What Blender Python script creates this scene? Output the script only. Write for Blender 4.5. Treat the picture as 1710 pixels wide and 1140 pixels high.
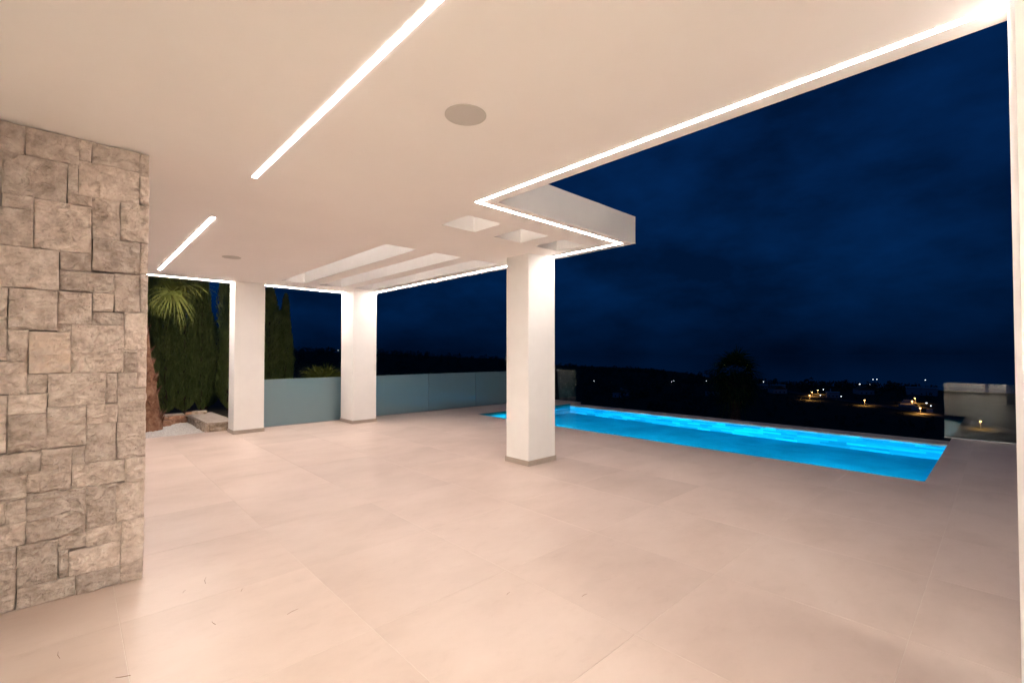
import bpy, bmesh, math, random
from mathutils import Vector, Matrix, noise

random.seed(7)
R = math.radians
scene = bpy.context.scene
for o in list(bpy.data.objects):
    bpy.data.objects.remove(o, do_unlink=True)
COL = scene.collection

# ------------------------------------------------------------------ camera
cd = bpy.data.cameras.new('camera'); cam = bpy.data.objects.new('camera', cd); COL.objects.link(cam)
yaw, pit, rol = R(43.369), R(1.148), R(0.027)
fw = Vector((math.sin(yaw)*math.cos(pit), math.cos(yaw)*math.cos(pit), math.sin(pit)))
ri = Vector((math.cos(yaw), -math.sin(yaw), 0)); up = ri.cross(fw)
ri, up = ri*math.cos(rol)+up*math.sin(rol), up*math.cos(rol)-ri*math.sin(rol)
cam.matrix_world = Matrix(((ri.x, up.x, -fw.x, 0), (ri.y, up.y, -fw.y, 0), (ri.z, up.z, -fw.z, 1.5), (0, 0, 0, 1)))
cd.sensor_width = 36; cd.lens = 775.64/1710*36; cd.shift_y = 4.889/1710
cd.clip_start = 0.05; cd.clip_end = 60000
scene.camera = cam

# ------------------------------------------------------------------ sky (night, thin cloud)
w = bpy.data.worlds.new('World'); scene.world = w; w.use_nodes = True
nt = w.node_tree; nt.nodes.clear()
out = nt.nodes.new('ShaderNodeOutputWorld'); bg = nt.nodes.new('ShaderNodeBackground')
sky = nt.nodes.new('ShaderNodeTexSky'); sky.sky_type = 'NISHITA'; sky.sun_disc = False
sky.sun_elevation = R(-4.0); sky.sun_rotation = R(43+180); sky.ozone_density = 6; sky.dust_density = .3; sky.air_density = 1.0
geo = nt.nodes.new('ShaderNodeTexCoord')
mp = nt.nodes.new('ShaderNodeMapping'); mp.inputs['Scale'].default_value = (1.8, 1.8, 4.0)
mp.inputs['Rotation'].default_value = (R(10), R(-6), R(25))
ns = nt.nodes.new('ShaderNodeTexNoise'); ns.inputs['Scale'].default_value = 2.3; ns.inputs['Detail'].default_value = 7; ns.inputs['Roughness'].default_value = .58
rmp = nt.nodes.new('ShaderNodeMapRange')
rmp.inputs['From Min'].default_value = .36; rmp.inputs['From Max'].default_value = .68
rmp.inputs['To Min'].default_value = .58; rmp.inputs['To Max'].default_value = 1.38
sep = nt.nodes.new('ShaderNodeSeparateXYZ')
elv = nt.nodes.new('ShaderNodeMapRange'); elv.interpolation_type = 'SMOOTHSTEP'
elv.inputs['From Min'].default_value = -.02; elv.inputs['From Max'].default_value = .15
elv.inputs['To Min'].default_value = .33; elv.inputs['To Max'].default_value = 1.0
mul = nt.nodes.new('ShaderNodeMath'); mul.operation = 'MULTIPLY'
tint = nt.nodes.new('ShaderNodeMix'); tint.data_type = 'RGBA'; tint.blend_type = 'MIX'
tint.inputs[0].default_value = .82
tint.inputs[7].default_value = (.0006, .0158, .070, 1)
gain = nt.nodes.new('ShaderNodeVectorMath'); gain.operation = 'SCALE'
L = nt.links.new
L(geo.outputs['Generated'], mp.inputs[0]); L(mp.outputs[0], ns.inputs['Vector']); L(ns.outputs['Fac'], rmp.inputs[0])
L(geo.outputs['Generated'], sep.inputs[0]); L(sep.outputs['Z'], elv.inputs[0])
L(rmp.outputs[0], mul.inputs[0]); L(elv.outputs[0], mul.inputs[1])
L(sky.outputs[0], tint.inputs[6]); L(tint.outputs[2], gain.inputs[0]); L(mul.outputs[0], gain.inputs['Scale'])
L(gain.outputs[0], bg.inputs['Color']); bg.inputs['Strength'].default_value = 1.0
L(bg.outputs[0], out.inputs[0])

scene.render.engine = 'CYCLES'
scene.render.resolution_x = 1024; scene.render.resolution_y = 682
scene.view_settings.view_transform = 'Standard'; scene.view_settings.look = 'None'
scene.view_settings.gamma = 1; scene.view_settings.exposure = 0.0
scene.view_settings.use_curve_mapping = False
c = scene.cycles
c.max_bounces = 14; c.diffuse_bounces = 7; c.glossy_bounces = 5; c.transmission_bounces = 8; c.transparent_max_bounces = 16
c.caustics_reflective = False; c.caustics_refractive = False; c.sample_clamp_indirect = 0.0; c.sample_clamp_direct = 0.0

LED = (1.0, .885, .815); 
POWER = dict(edge=98, corner=110, pool=152, rear=232, near=40, far=200, room=82, den=126, upper=58)  # room and den drive unseen indoor lamps added as fill light

# ------------------------------------------------------------------ helpers
def mat(name, base=(.8, .8, .8), rough=.6, spec=.4, metal=0.0):
    m = bpy.data.materials.new(name); m.use_nodes = True
    b = m.node_tree.nodes['Principled BSDF']
    b.inputs['Base Color'].default_value = (*base, 1); b.inputs['Roughness'].default_value = rough
    b.inputs['Specular IOR Level'].default_value = spec; b.inputs['Metallic'].default_value = metal
    return m, m.node_tree, b

def emat(name, col, strength):
    m = bpy.data.materials.new(name); m.use_nodes = True
    t = m.node_tree; t.nodes.clear()
    o = t.nodes.new('ShaderNodeOutputMaterial'); e = t.nodes.new('ShaderNodeEmission')
    e.inputs[0].default_value = (*col, 1); e.inputs[1].default_value = strength
    t.links.new(e.outputs[0], o.inputs[0]); return m

def noisy(name, cols, scale=3, detail=6, rough=.6, bump=0, bscale=40, bdist=.01, rand=0.0, spec=.4, coord='Object', hue=0.0, stretch=(1, 1, 1), lo=.3, hi=.7):
    """noise-mixed colour ramp with fine bump; rand shifts the texture and value per object"""
    m, t, b = mat(name, cols[0], rough, spec)
    N = t.nodes; K = t.links.new
    tc = N.new('ShaderNodeTexCoord'); oi = N.new('ShaderNodeObjectInfo')
    off = N.new('ShaderNodeVectorMath'); off.operation = 'MULTIPLY_ADD'
    cmb = N.new('ShaderNodeCombineXYZ')
    sc = N.new('ShaderNodeMath'); sc.operation = 'MULTIPLY'; sc.inputs[1].default_value = 57.0 if rand else 0.0
    K(oi.outputs['Random'], sc.inputs[0])
    for i in range(3): K(sc.outputs[0], cmb.inputs[i])
    off.inputs[1].default_value = stretch
    K(tc.outputs[coord], off.inputs[0]); K(cmb.outputs[0], off.inputs[2])
    n1 = N.new('ShaderNodeTexNoise'); n1.inputs['Scale'].default_value = scale; n1.inputs['Detail'].default_value = detail
    n1.inputs['Roughness'].default_value = .6
    K(off.outputs[0], n1.inputs['Vector'])
    cr = N.new('ShaderNodeValToRGB'); el = cr.color_ramp.elements
    while len(el) < len(cols): el.new(.5)
    for i, cc in enumerate(cols):
        el[i].position = lo+(hi-lo)*i/(len(cols)-1); el[i].color = (*cc, 1)
    K(n1.outputs['Fac'], cr.inputs[0])
    hs = N.new('ShaderNodeHueSaturation')
    mr = N.new('ShaderNodeMapRange'); mr.inputs['To Min'].default_value = 1-rand; mr.inputs['To Max'].default_value = 1+rand
    K(oi.outputs['Random'], mr.inputs[0]); K(mr.outputs[0], hs.inputs['Value'])
    K(cr.outputs[0], hs.inputs['Color']); K(hs.outputs[0], b.inputs['Base Color'])
    if bump:
        n2 = N.new('ShaderNodeTexNoise'); n2.inputs['Scale'].default_value = bscale; n2.inputs['Detail'].default_value = 8
        n2.inputs['Roughness'].default_value = .65
        K(off.outputs[0], n2.inputs['Vector'])
        bp = N.new('ShaderNodeBump'); bp.inputs['Strength'].default_value = bump; bp.inputs['Distance'].default_value = bdist
        K(n2.outputs['Fac'], bp.inputs['Height']); K(bp.outputs[0], b.inputs['Normal'])
    return m

def tag(o, label=None, cat=None, group=None, kind=None):
    if label: o['label'] = label
    if cat: o['category'] = cat
    if group: o['group'] = group
    if kind: o['kind'] = kind
    return o

def empty(name, loc=(0, 0, 0)):
    o = bpy.data.objects.new(name, None); COL.objects.link(o); o.location = loc; o.empty_display_size = .1
    return o

def link(name, me, m=None, parent=None, loc=(0, 0, 0)):
    o = bpy.data.objects.new(name, me); COL.objects.link(o); o.location = loc
    if m is not None and not me.materials: me.materials.append(m)
    if parent: o.parent = parent
    return o

def mesh(name, verts, faces, smooth=False):
    me = bpy.data.meshes.new(name); me.from_pydata([tuple(v) for v in verts], [], faces); me.update()
    if smooth: me.polygons.foreach_set('use_smooth', [True]*len(me.polygons))
    return me

class MB:
    def __init__(s): s.v = []; s.f = []
    def box(s, x0, y0, z0, x1, y1, z1):
        b = len(s.v)
        s.v += [(x0, y0, z0), (x1, y0, z0), (x1, y1, z0), (x0, y1, z0), (x0, y0, z1), (x1, y0, z1), (x1, y1, z1), (x0, y1, z1)]
        s.f += [tuple(b+i for i in q) for q in ((0, 3, 2, 1), (4, 5, 6, 7), (0, 1, 5, 4), (1, 2, 6, 5), (2, 3, 7, 6), (3, 0, 4, 7))]
        return s
    def lathe(s, prof, n=24, c=(0, 0, 0), axis='z', cap=True):
        b = len(s.v)
        for r, h in prof:
            for i in range(n):
                a = 2*math.pi*i/n
                p = (r*math.cos(a), r*math.sin(a), h)
                if axis == 'x': p = (h, p[0], p[1])
                s.v.append((c[0]+p[0], c[1]+p[1], c[2]+p[2]))
        for k in range(len(prof)-1):
            for i in range(n):
                j = (i+1) % n
                s.f.append((b+k*n+i, b+k*n+j, b+(k+1)*n+j, b+(k+1)*n+i))
        if cap:
            s.f.append(tuple(b+i for i in reversed(range(n)))); s.f.append(tuple(b+(len(prof)-1)*n+i for i in range(n)))
        return s
    def tube(s, pts, rad, n=8):
        b = len(s.v); pts = [Vector(p) for p in pts]
        for k, p in enumerate(pts):
            d = (pts[min(k+1, len(pts)-1)]-pts[max(k-1, 0)]).normalized()
            u = d.orthogonal().normalized() if k == 0 else (u-d*u.dot(d)).normalized()
            q = d.cross(u); r = rad[k] if isinstance(rad, (list, tuple)) else rad
            for i in range(n):
                a = 2*math.pi*i/n; s.v.append(tuple(p+u*r*math.cos(a)+q*r*math.sin(a)))
        for k in range(len(pts)-1):
            for i in range(n):
                j = (i+1) % n; s.f.append((b+k*n+i, b+k*n+j, b+(k+1)*n+j, b+(k+1)*n+i))
        s.f.append(tuple(b+i for i in reversed(range(n)))); s.f.append(tuple(b+(len(pts)-1)*n+i for i in range(n)))
        return s
    def build(s, name, m=None, parent=None, loc=(0, 0, 0), smooth=False, bevel=0):
        me = mesh(name, s.v, s.f, smooth)
        if bevel:
            bm = bmesh.new(); bm.from_mesh(me)
            bmesh.ops.bevel(bm, geom=bm.edges[:], offset=bevel, segments=2, affect='EDGES', clamp_overlap=True)
            bm.to_mesh(me); bm.free()
        return link(name, me, m, parent, loc)

def sstep(a, b, x):
    t = max(0.0, min(1.0, (x-a)/(b-a))); return t*t*(3-2*t)
def lerp_table(tab, x):
    if x <= tab[0][0]: return tab[0][1]
    for (a, b), (c_, d) in zip(tab, tab[1:]):
        if x <= c_: return b+(d-b)*(x-a)/(c_-a)
    return tab[-1][1]

# ------------------------------------------------------------------ materials
M = {}
M['ceiling'] = noisy('ceiling_paint', [(.875, .86, .84), (.90, .885, .865)], scale=1.5, rough=.85, bump=.06, bscale=160, bdist=.002, spec=.2)
M['plaster'] = noisy('white_plaster', [(.78, .765, .74), (.83, .815, .79)], scale=2.5, rough=.8, bump=.10, bscale=120, bdist=.003, spec=.25)
M['fascia'] = noisy('fascia_render', [(.80, .785, .76), (.84, .825, .80)], scale=3, rough=.85, bump=.12, bscale=90, bdist=.003, spec=.2)
M['tile'] = noisy('porcelain_tile', [(.515, .402, .340), (.575, .456, .392), (.61, .492, .428)], scale=1.3, detail=9, rough=.40, bump=.08, bscale=30, bdist=.003, rand=.036, spec=.4, stretch=(1, 1.5, 1), lo=.28, hi=.72)
def smudge(m):
    t = m.node_tree; N = t.nodes; K = t.links.new; b = N['Principled BSDF']
    tc = N.new('ShaderNodeTexCoord'); geo_ = N.new('ShaderNodeNewGeometry')
    src = b.inputs['Base Color'].links[0].from_socket
    for sc_, lo_, hi_, amt, dim in ((.55, .45, .62, .07, (1, 1.8, 1)), (5.5, .56, .72, .10, (1, 2.2, 1)), (38, .62, .74, .09, (1, 1, 1))):
        mp_ = N.new('ShaderNodeMapping'); mp_.inputs['Scale'].default_value = dim; mp_.inputs['Rotation'].default_value = (0, 0, .5)
        n = N.new('ShaderNodeTexNoise'); n.inputs['Scale'].default_value = sc_; n.inputs['Detail'].default_value = 7; n.inputs['Roughness'].default_value = .62
        mr = N.new('ShaderNodeMapRange'); mr.inputs['From Min'].default_value = lo_; mr.inputs['From Max'].default_value = hi_; mr.inputs['To Max'].default_value = amt
        mx = N.new('ShaderNodeMix'); mx.data_type = 'RGBA'; mx.blend_type = 'MULTIPLY'; mx.inputs[7].default_value = (.55, .42, .34, 1)
        K(geo_.outputs['Position'], mp_.inputs[0]); K(mp_.outputs[0], n.inputs['Vector']); K(n.outputs['Fac'], mr.inputs[0]); K(mr.outputs[0], mx.inputs[0])
        K(src, mx.inputs[6]); src = mx.outputs[2]
    K(src, b.inputs['Base Color'])
smudge(M['tile'])
M['grout'] = noisy('grout', [(.60, .52, .45), (.70, .61, .54)], scale=12, rough=.9, spec=.1)
M['skirting'] = noisy('skirting_tile', [(.36, .30, .25), (.42, .35, .30)], scale=6, rough=.5)
M['stone'] = noisy('split_limestone', [(.47, .375, .315), (.65, .54, .47), (.80, .70, .63)], scale=13, detail=10, rough=.85, bump=1.0, bscale=30, bdist=.03, rand=.17, spec=.25, lo=.30, hi=.68)
M['stone_peach'] = noisy('peach_limestone', [(.48, .395, .34), (.62, .51, .435), (.69, .53, .425)], scale=6, detail=8, rough=.85, bump=.75, bscale=34, bdist=.014, rand=.02, spec=.25)
M['stone_core'] = noisy('stone_backing', [(.26, .215, .18), (.34, .285, .24)], scale=20, rough=.95, spec=.1)
M['rubble'] = noisy('rubble_stone', [(.22, .16, .11), (.42, .33, .25), (.55, .47, .39)], scale=10, detail=8, rough=.9, bump=.7, bscale=30, bdist=.02, rand=.15, spec=.2)
M['rubble_red'] = noisy('red_rubble', [(.25, .12, .07), (.45, .26, .17)], scale=9, rough=.9, bump=.7, bscale=30, bdist=.02, rand=.15, spec=.2)
M['cap'] = noisy('cement_cap', [(.40, .33, .27), (.52, .44, .37)], scale=8, rough=.9, bump=.3, bscale=50, bdist=.006, spec=.2)
M['gravel'] = noisy('gravel', [(.38, .36, .34), (.62, .60, .57)], scale=40, rough=.9, rand=0, spec=.2)
M['soil'] = noisy('soil', [(.06, .05, .035), (.11, .09, .065)], scale=5, rough=.95, spec=.1)
M['rim'] = noisy('pool_rim_stone', [(.36, .33, .29), (.46, .42, .38)], scale=8, rough=.55)
M['poolwall'] = noisy('pool_plaster', [(.008, .25, .34), (.012, .385, .50)], scale=1.6, rough=.7, spec=.2)
M['pooltile'] = noisy('pool_mosaic', [(.01, .52, .76), (.015, .61, .86)], scale=3, rough=.5, rand=.42, spec=.3)
M['trunk'] = noisy('palm_trunk', [(.11, .05, .03), (.25, .125, .075), (.34, .21, .14)], scale=9, detail=8, rough=.95, bump=.8, bscale=26, bdist=.03, spec=.15)
M['bark'] = noisy('bark', [(.07, .05, .035), (.12, .09, .06)], scale=12, rough=.95, spec=.1)
M['metal'] = mat('lamp_post_metal', (.18, .18, .19), .5, .5, .6)[0]
M['alu'] = mat('aluminium_channel', (.35, .36, .37), .4, .5, .9)[0]
M['grille'] = noisy('speaker_grille', [(.56, .54, .51), (.60, .58, .55)], scale=200, rough=.7, bump=.2, bscale=400, bdist=.001)
M['terrain'] = noisy('scrub_ground', [(.032, .036, .022), (.05, .048, .03)], scale=.06, rough=.95, spec=.1)
M['asphalt'] = noisy('asphalt', [(.05, .048, .042), (.075, .07, .062)], scale=1.2, rough=.9, spec=.2)
M['housewall'] = noisy('house_render', [(.50, .49, .47), (.62, .61, .58)], scale=.4, rough=.9, rand=.1, spec=.2)
M['rooftile'] = noisy('roof_tiles', [(.20, .10, .06), (.30, .16, .10)], scale=1.5, rough=.9, rand=.15, spec=.2)
M['darkglass'] = mat('dark_window_glass', (.02, .025, .03), .08, .6)[0]
M['frame'] = mat('dark_frame', (.05, .05, .055), .4, .4)[0]
M['twig'] = noisy('dry_needle', [(.16, .08, .045), (.26, .15, .09)], scale=40, rough=.8)
for k_, p_ in POWER.items():
    M['led_'+k_] = emat('lamp_'+k_, LED, p_)
M['sodium'] = emat('sodium_lamp', (1.0, .52, .16), 14)
M['whitelamp'] = emat('white_lamp', (.85, .93, 1.0), 5)
M['poollamp'] = emat('pool_lamp', (.10, .72, 1.0), 1120)

def leafmat(name, a, b_, trans=.35, scale=2.0):
    m = noisy(name, [a, b_], scale=scale, rough=.6, rand=.18, spec=.3)
    t = m.node_tree; bs = t.nodes['Principled BSDF']
    tr = t.nodes.new('ShaderNodeBsdfTranslucent'); mx = t.nodes.new('ShaderNodeMixShader'); mx.inputs[0].default_value = trans
    src = bs.inputs['Base Color'].links[0].from_socket
    t.links.new(src, tr.inputs[0]); o = t.nodes['Material Output']
    t.links.new(bs.outputs[0], mx.inputs[1]); t.links.new(tr.outputs[0], mx.inputs[2]); t.links.new(mx.outputs[0], o.inputs[0])
    return m
M['cypress'] = leafmat('cypress_foliage', (.10, .14, .035), (.20, .235, .07), .3)
M['fan'] = leafmat('fan_palm_leaf', (.12, .15, .025), (.21, .225, .05))
M['fandry'] = leafmat('dry_palm_leaf', (.16, .13, .06), (.28, .23, .12))
M['wood'] = leafmat('dark_tree_foliage', (.03, .036, .02), (.05, .055, .03), .1, .05)

# clear and frosted glass
def clear_glass(name, tint=(.86, .90, .88), fres=1.52):
    m = bpy.data.materials.new(name); m.use_nodes = True; t = m.node_tree; t.nodes.clear()
    o = t.nodes.new('ShaderNodeOutputMaterial'); tr = t.nodes.new('ShaderNodeBsdfTransparent'); gl = t.nodes.new('ShaderNodeBsdfGlossy')
    fr = t.nodes.new('ShaderNodeFresnel'); mx = t.nodes.new('ShaderNodeMixShader')
    tr.inputs[0].default_value = (*tint, 1); gl.inputs['Roughness'].default_value = .015; fr.inputs[0].default_value = fres
    t.links.new(fr.outputs[0], mx.inputs[0]); t.links.new(tr.outputs[0], mx.inputs[1]); t.links.new(gl.outputs[0], mx.inputs[2]); t.links.new(mx.outputs[0], o.inputs[0])
    return m
M['clear'] = clear_glass('clear_glass')
def frosted():
    m, t, b = mat('frosted_glass', (.225, .365, .41), .35, .5)
    N = t.nodes; K = t.links.new
    b.inputs['Coat Weight'].default_value = 1.0; b.inputs['Coat IOR'].default_value = 1.9; b.inputs['Coat Roughness'].default_value = .04
    tr = N.new('ShaderNodeBsdfTranslucent'); tr.inputs[0].default_value = (.28, .40, .44, 1)
    mx = N.new('ShaderNodeMixShader'); mx.inputs[0].default_value = .35
    o = N['Material Output']; K(b.outputs[0], mx.inputs[1]); K(tr.outputs[0], mx.inputs[2]); K(mx.outputs[0], o.inputs[0])
    return m
M['frosted'] = frosted()
def water_mat():
    m = bpy.data.materials.new('pool_water'); m.use_nodes = True; t = m.node_tree; t.nodes.clear()
    N = t.nodes; K = t.links.new
    o = N.new('ShaderNodeOutputMaterial'); g = N.new('ShaderNodeBsdfGlass'); g.inputs['IOR'].default_value = 1.333; g.inputs['Roughness'].default_value = .0
    g.inputs['Color'].default_value = (.80, .97, 1, 1)
    tc = N.new('ShaderNodeTexCoord'); n = N.new('ShaderNodeTexNoise'); n.inputs['Scale'].default_value = 2.2; n.inputs['Detail'].default_value = 2
    bp = N.new('ShaderNodeBump'); bp.inputs['Strength'].default_value = .035; bp.inputs['Distance'].default_value = .05
    K(tc.outputs['Object'], n.inputs['Vector']); K(n.outputs['Fac'], bp.inputs['Height']); K(bp.outputs[0], g.inputs['Normal']); K(g.outputs[0], o.inputs[0])
    return m
M['water'] = water_mat()

# ================================================================== large structure
H = 2.857
SLABT = H+.334
XB, XS, XO = -1.6, 2.748, 5.026          # house face, near slab edge, outer slab edge
YB, YS, YF = -3.0, 3.103, 10.30           # back, inner corner, far edge
POOL = (7.31, .66, 10.9, 9.0)             # water x0,y0,x1,y1
DX = 11.5; YT = 10.46

# terrain: hillside dropping to a dark plain, ridge to the left
SL = [(-180, .03), (-60, .03), (0, .014), (19, .0045), (30, -.002), (42, -.0135), (49, -.030), (64, -.040), (72, -.058), (110, -.05), (180, .03)]
GS = 2.5
def ground(x, y):
    return 1.5+GS*(ground0(x/GS, y/GS)-1.5)
def ground0(x, y):
    r = math.hypot(x, y); az = math.degrees(math.atan2(x, y))
    right = -3.0-15.0*sstep(14, 128, r)
    left = -.7-6.5*sstep(26, 110, r)
    k = sstep(18, 46, az) if az > -90 else sstep(-130, -90, -abs(az))
    z = left*(1-k)+right*k
    crest = 1.5+lerp_table(SL, az)*470
    if crest > -18: z += max(0, crest-z)*sstep(300, 455, r)
    z += .8*noise.noise((x*.03, y*.03, 0))*sstep(30, 120, r)*(1 if not (135 < r < 300 and az > 55) else .15)
    rc = 560-220*sstep(60, 72, az)*(1-sstep(110, 140, az))
    z -= 12*sstep(rc, rc+60, r)
    return z
rings = [GS*q_ for q_ in [9, 12, 16, 20, 25, 32, 40, 50, 62, 76, 92, 110, 130, 150, 170, 190, 210, 235, 260, 290, 310, 330, 345, 360, 385, 410, 430, 445, 460, 475, 490, 520, 560, 600, 660, 700]]
NA = 220
tv = []; tf = []
for r in rings:
    for i in range(NA):
        a = 2*math.pi*i/NA; x, y = r*math.sin(a), r*math.cos(a); tv.append((x, y, ground(x, y)))
for k in range(len(rings)-1):
    for i in range(NA):
        j = (i+1) % NA; tf.append((k*NA+i, (k+1)*NA+i, (k+1)*NA+j, k*NA+j))
tv.append((0, 0, -9.75)); tf += [(len(tv)-1, i, (i+1) % NA) for i in range(NA)]
tag(link('terrain', mesh('terrain', tv, tf, True), M['terrain']), kind='structure')
sm, st_, sb = mat('sea_water', (.002, .006, .012), .06, .5)
sv = []; sf = []
srs = [450, 1700, 6000, 50000]
for r in srs:
    for i in range(96): a = 2*math.pi*i/96; sv.append((r*math.sin(a), r*math.cos(a), -56.0))
for k in range(3):
    for i in range(96): j = (i+1) % 96; sf.append((k*96+i, (k+1)*96+i, (k+1)*96+j, k*96+j))
tag(link('sea', mesh('sea', sv, sf), sm), kind='structure')
g = MB().box(-9, YT+.004, -7, 5.8, 19.5, -.06).build('garden_ground', M['soil']); tag(g, kind='structure')

# terrace slab (grout bed) and single tiles
tr = MB()
tr.box(XB, YB, -9.9, 7.25, YT, -.0010)
tr.box(7.25, YB, -9.9, DX, POOL[1]-.06, -.0010)
tr.box(7.25, POOL[3]+.06, -9.9, DX, YT, -.0010)
floor = tr.build('terrace_floor', M['grout']); tag(floor, kind='structure')
rects = [(XB, YB, POOL[0], YT), (POOL[0], YB, DX, POOL[1]), (POOL[0], POOL[3], DX, YT)]
tcache = {}
gx = [.21+i for i in range(-3, 13)]; gy = [.365+1.01*i for i in range(-6, 12)]
GAP = .0013
for x in gx:
    for y in gy:
        for q, rc in enumerate(rects):
            x0, x1 = max(x, rc[0]), min(x+1, rc[2]); y0, y1 = max(y, rc[1]), min(y+1.01, rc[3])
            if x1-x0 < .02 or y1-y0 < .02: continue
            key = (round(x1-x0, 3), round(y1-y0, 3))
            if key not in tcache:
                a, b_ = key[0]/2-GAP, key[1]/2-GAP
                m_ = MB(); e = .0007
                m_.v = [(-a, -b_, -.0015), (a, -b_, -.0015), (a, b_, -.0015), (-a, b_, -.0015), (-a, -b_, -e), (a, -b_, -e), (a, b_, -e), (-a, b_, -e), (-a+e, -b_+e, 0), (a-e, -b_+e, 0), (a-e, b_-e, 0), (-a+e, b_-e, 0)]
                for i in range(4):
                    j = (i+1) % 4; m_.f += [(i, j, 4+j, 4+i), (4+i, 4+j, 8+j, 8+i)]
                m_.f += [(8, 9, 10, 11)]
                tcache[key] = mesh('floor_tile', m_.v, m_.f); tcache[key].materials.append(M['tile'])
            o = link('floor_tile', tcache[key], None, floor, ((x0+x1)/2, (y0+y1)/2, random.uniform(-.0002, .0002)))

# roof slab: L shaped with openings
HOLES = []
for (a, b_) in ((2.80, 3.24), (3.53, 3.97), (4.22, 4.64)):
    HOLES += [(a, 3.59, b_, 4.05), (a, 5.24, b_, 9.28)]
def roof_slab():
    xs = sorted({XB-2.0, XS, XO} | {h[0] for h in HOLES} | {h[2] for h in HOLES})
    ys = sorted({YB, YS, YF} | {h[1] for h in HOLES} | {h[3] for h in HOLES})
    def inside(i, j):
        if not (0 <= i < len(xs)-1 and 0 <= j < len(ys)-1): return False
        cx, cy = (xs[i]+xs[i+1])/2, (ys[j]+ys[j+1])/2
        if cx > XS and cy < YS: return False
        return not any(h[0] < cx < h[2] and h[1] < cy < h[3] for h in HOLES)
    V = {}; vs = []; fs = []
    def v(i, j, t):
        if (i, j, t) not in V: V[(i, j, t)] = len(vs); vs.append((xs[i], ys[j], SLABT if t else H))
        return V[(i, j, t)]
    side = []
    for i in range(len(xs)-1):
        for j in range(len(ys)-1):
            if not inside(i, j): continue
            fs.append((v(i, j, 0), v(i, j+1, 0), v(i+1, j+1, 0), v(i+1, j, 0))); side.append(0)
            fs.append((v(i, j, 1), v(i+1, j, 1), v(i+1, j+1, 1), v(i, j+1, 1))); side.append(0)
            for di, dj, a, b_ in ((-1, 0, (i, j+1), (i, j)), (1, 0, (i+1, j), (i+1, j+1)), (0, -1, (i, j), (i+1, j)), (0, 1, (i+1, j+1), (i, j+1))):
                if not inside(i+di, j+dj):
                    fs.append((v(*a, 0), v(*b_, 0), v(*b_, 1), v(*a, 1))); side.append(1)
    me = mesh('canopy_roof', vs, fs); me.materials.append(M['ceiling']); me.materials.append(M['fascia'])
    for p, s_ in zip(me.polygons, side): p.material_index = s_
    return link('canopy_roof', me)
canopy = roof_slab()
tag(canopy, 'flat white concrete canopy roof with rectangular openings over the terrace', 'roof')

# pillars
def pillar(x0, y0, x1, y1, label):
    t = empty('pillar', ((x0+x1)/2, (y0+y1)/2, 0)); a, b_ = (x1-x0)/2, (y1-y0)/2
    MB().box(-a, -b_, 0, a, b_, H).build('shaft', M['plaster'], t, bevel=.005)
    s = MB(); e = .012
    s.box(-a-e, -b_-e, 0.0005, a+e, -b_-.0005, .068); s.box(-a-e, b_+.0005, 0.0005, a+e, b_+e, .068)
    s.box(-a-e, -b_, 0.0005, -a-.0005, b_, .068); s.box(a+.0005, -b_, 0.0005, a+e, b_, .068)
    s.build('skirting', M['skirting'], t)
    tag(t, label, 'pillar', 'square white pillars carrying the canopy')
pillar(4.439, 4.378, 4.975, 4.815, 'nearest square white pillar, in front of the blue pool')
pillar(4.365, 9.575, 4.90, 10.20, 'white corner pillar between the two frosted glass railings')
pillar(2.186, 9.85, 2.70, 10.26, 'white pillar beside the gravel bed and low rubble wall')

# house: white end wall at the right, stone wall at the left, facade behind the camera
ew = MB().box(1.62, -.60, 0, XS, -.03, H).build('white_wall_end', M['plaster']); tag(ew, 'white plaster wall end at the right edge of the picture', 'wall')
hs = empty('house', (XB, 0, 0)); ho = (-XB, 0, 0)
hw = MB(); hw.box(XB-.3, YB, 0, XB, -2.6, H); hw.box(XB-.3, 3.5, 0, XB, 4.45, H); hw.box(XB-.3, -2.6, 2.5, XB, 3.5, H)
hw.box(-6.3, YB-.3, 0, -1.3, YB-.001, H); hw.box(2.5, YB-.3, 0, XS, YB-.001, H); hw.box(-1.3, YB-.3, 2.5, 2.5, YB-.001, H)
hw.box(-1.6, -7.0, 0, -1.3, YB-.301, H); hw.box(2.5, -7.0, 0, XS, YB-.301, H); hw.box(-1.6, -7.3, 0, XS, -7.001, H); hw.box(-6.3, 4.15, 0, XB-.301, 4.45, H); hw.box(-6.3, YB, 0, -6.0, 4.149, H)
hw.build('wall', M['plaster'], hs, ho)
MB().box(-6.0, YB, -.2, XB-.0005, 4.15, -.0005).build('room_floor', M['skirting'], hs, ho)
MB().box(-1.6, -7.0, -.2, XS, YB-.0005, -.0005).build('room_floor', M['skirting'], hs, ho)
MB().box(XB-2, -7.3, H, XS, YB-.0005, SLABT).build('room_ceiling', M['ceiling'], hs, ho)
for xx in (-.4, 1.6):  # unseen indoor lamps, added as fill for surfaces facing the back doors
    for yy in (-6.0, -4.4): MB().box(xx-.35, yy-.35, H-.03, xx+.35, yy+.35, H-.002).build('room_fill_lamp', M['led_den'], hs, ho)
for k in range(2):
    xx = -1.3+1.9*k
    fr_ = MB(); fr_.box(xx, YB-.2, 0, xx+.05, YB-.14, 2.5); fr_.box(xx+1.85, YB-.2, 0, xx+1.8995, YB-.14, 2.5); fr_.box(xx+.0505, YB-.2, 2.45, xx+1.8495, YB-.14, 2.5); fr_.box(xx+.0505, YB-.2, 0, xx+1.8495, YB-.14, .05)
    dr = fr_.build('sliding_door', M['frame'], hs, ho)
    MB().box(xx+.051, YB-.175, .051, xx+1.849, YB-.165, 2.449).build('pane', M['clear'], dr)
MB().box(-6.3, YB-.3, H, XB-2.001, 4.45, SLABT).build('room_ceiling', M['ceiling'], hs, ho)
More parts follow.
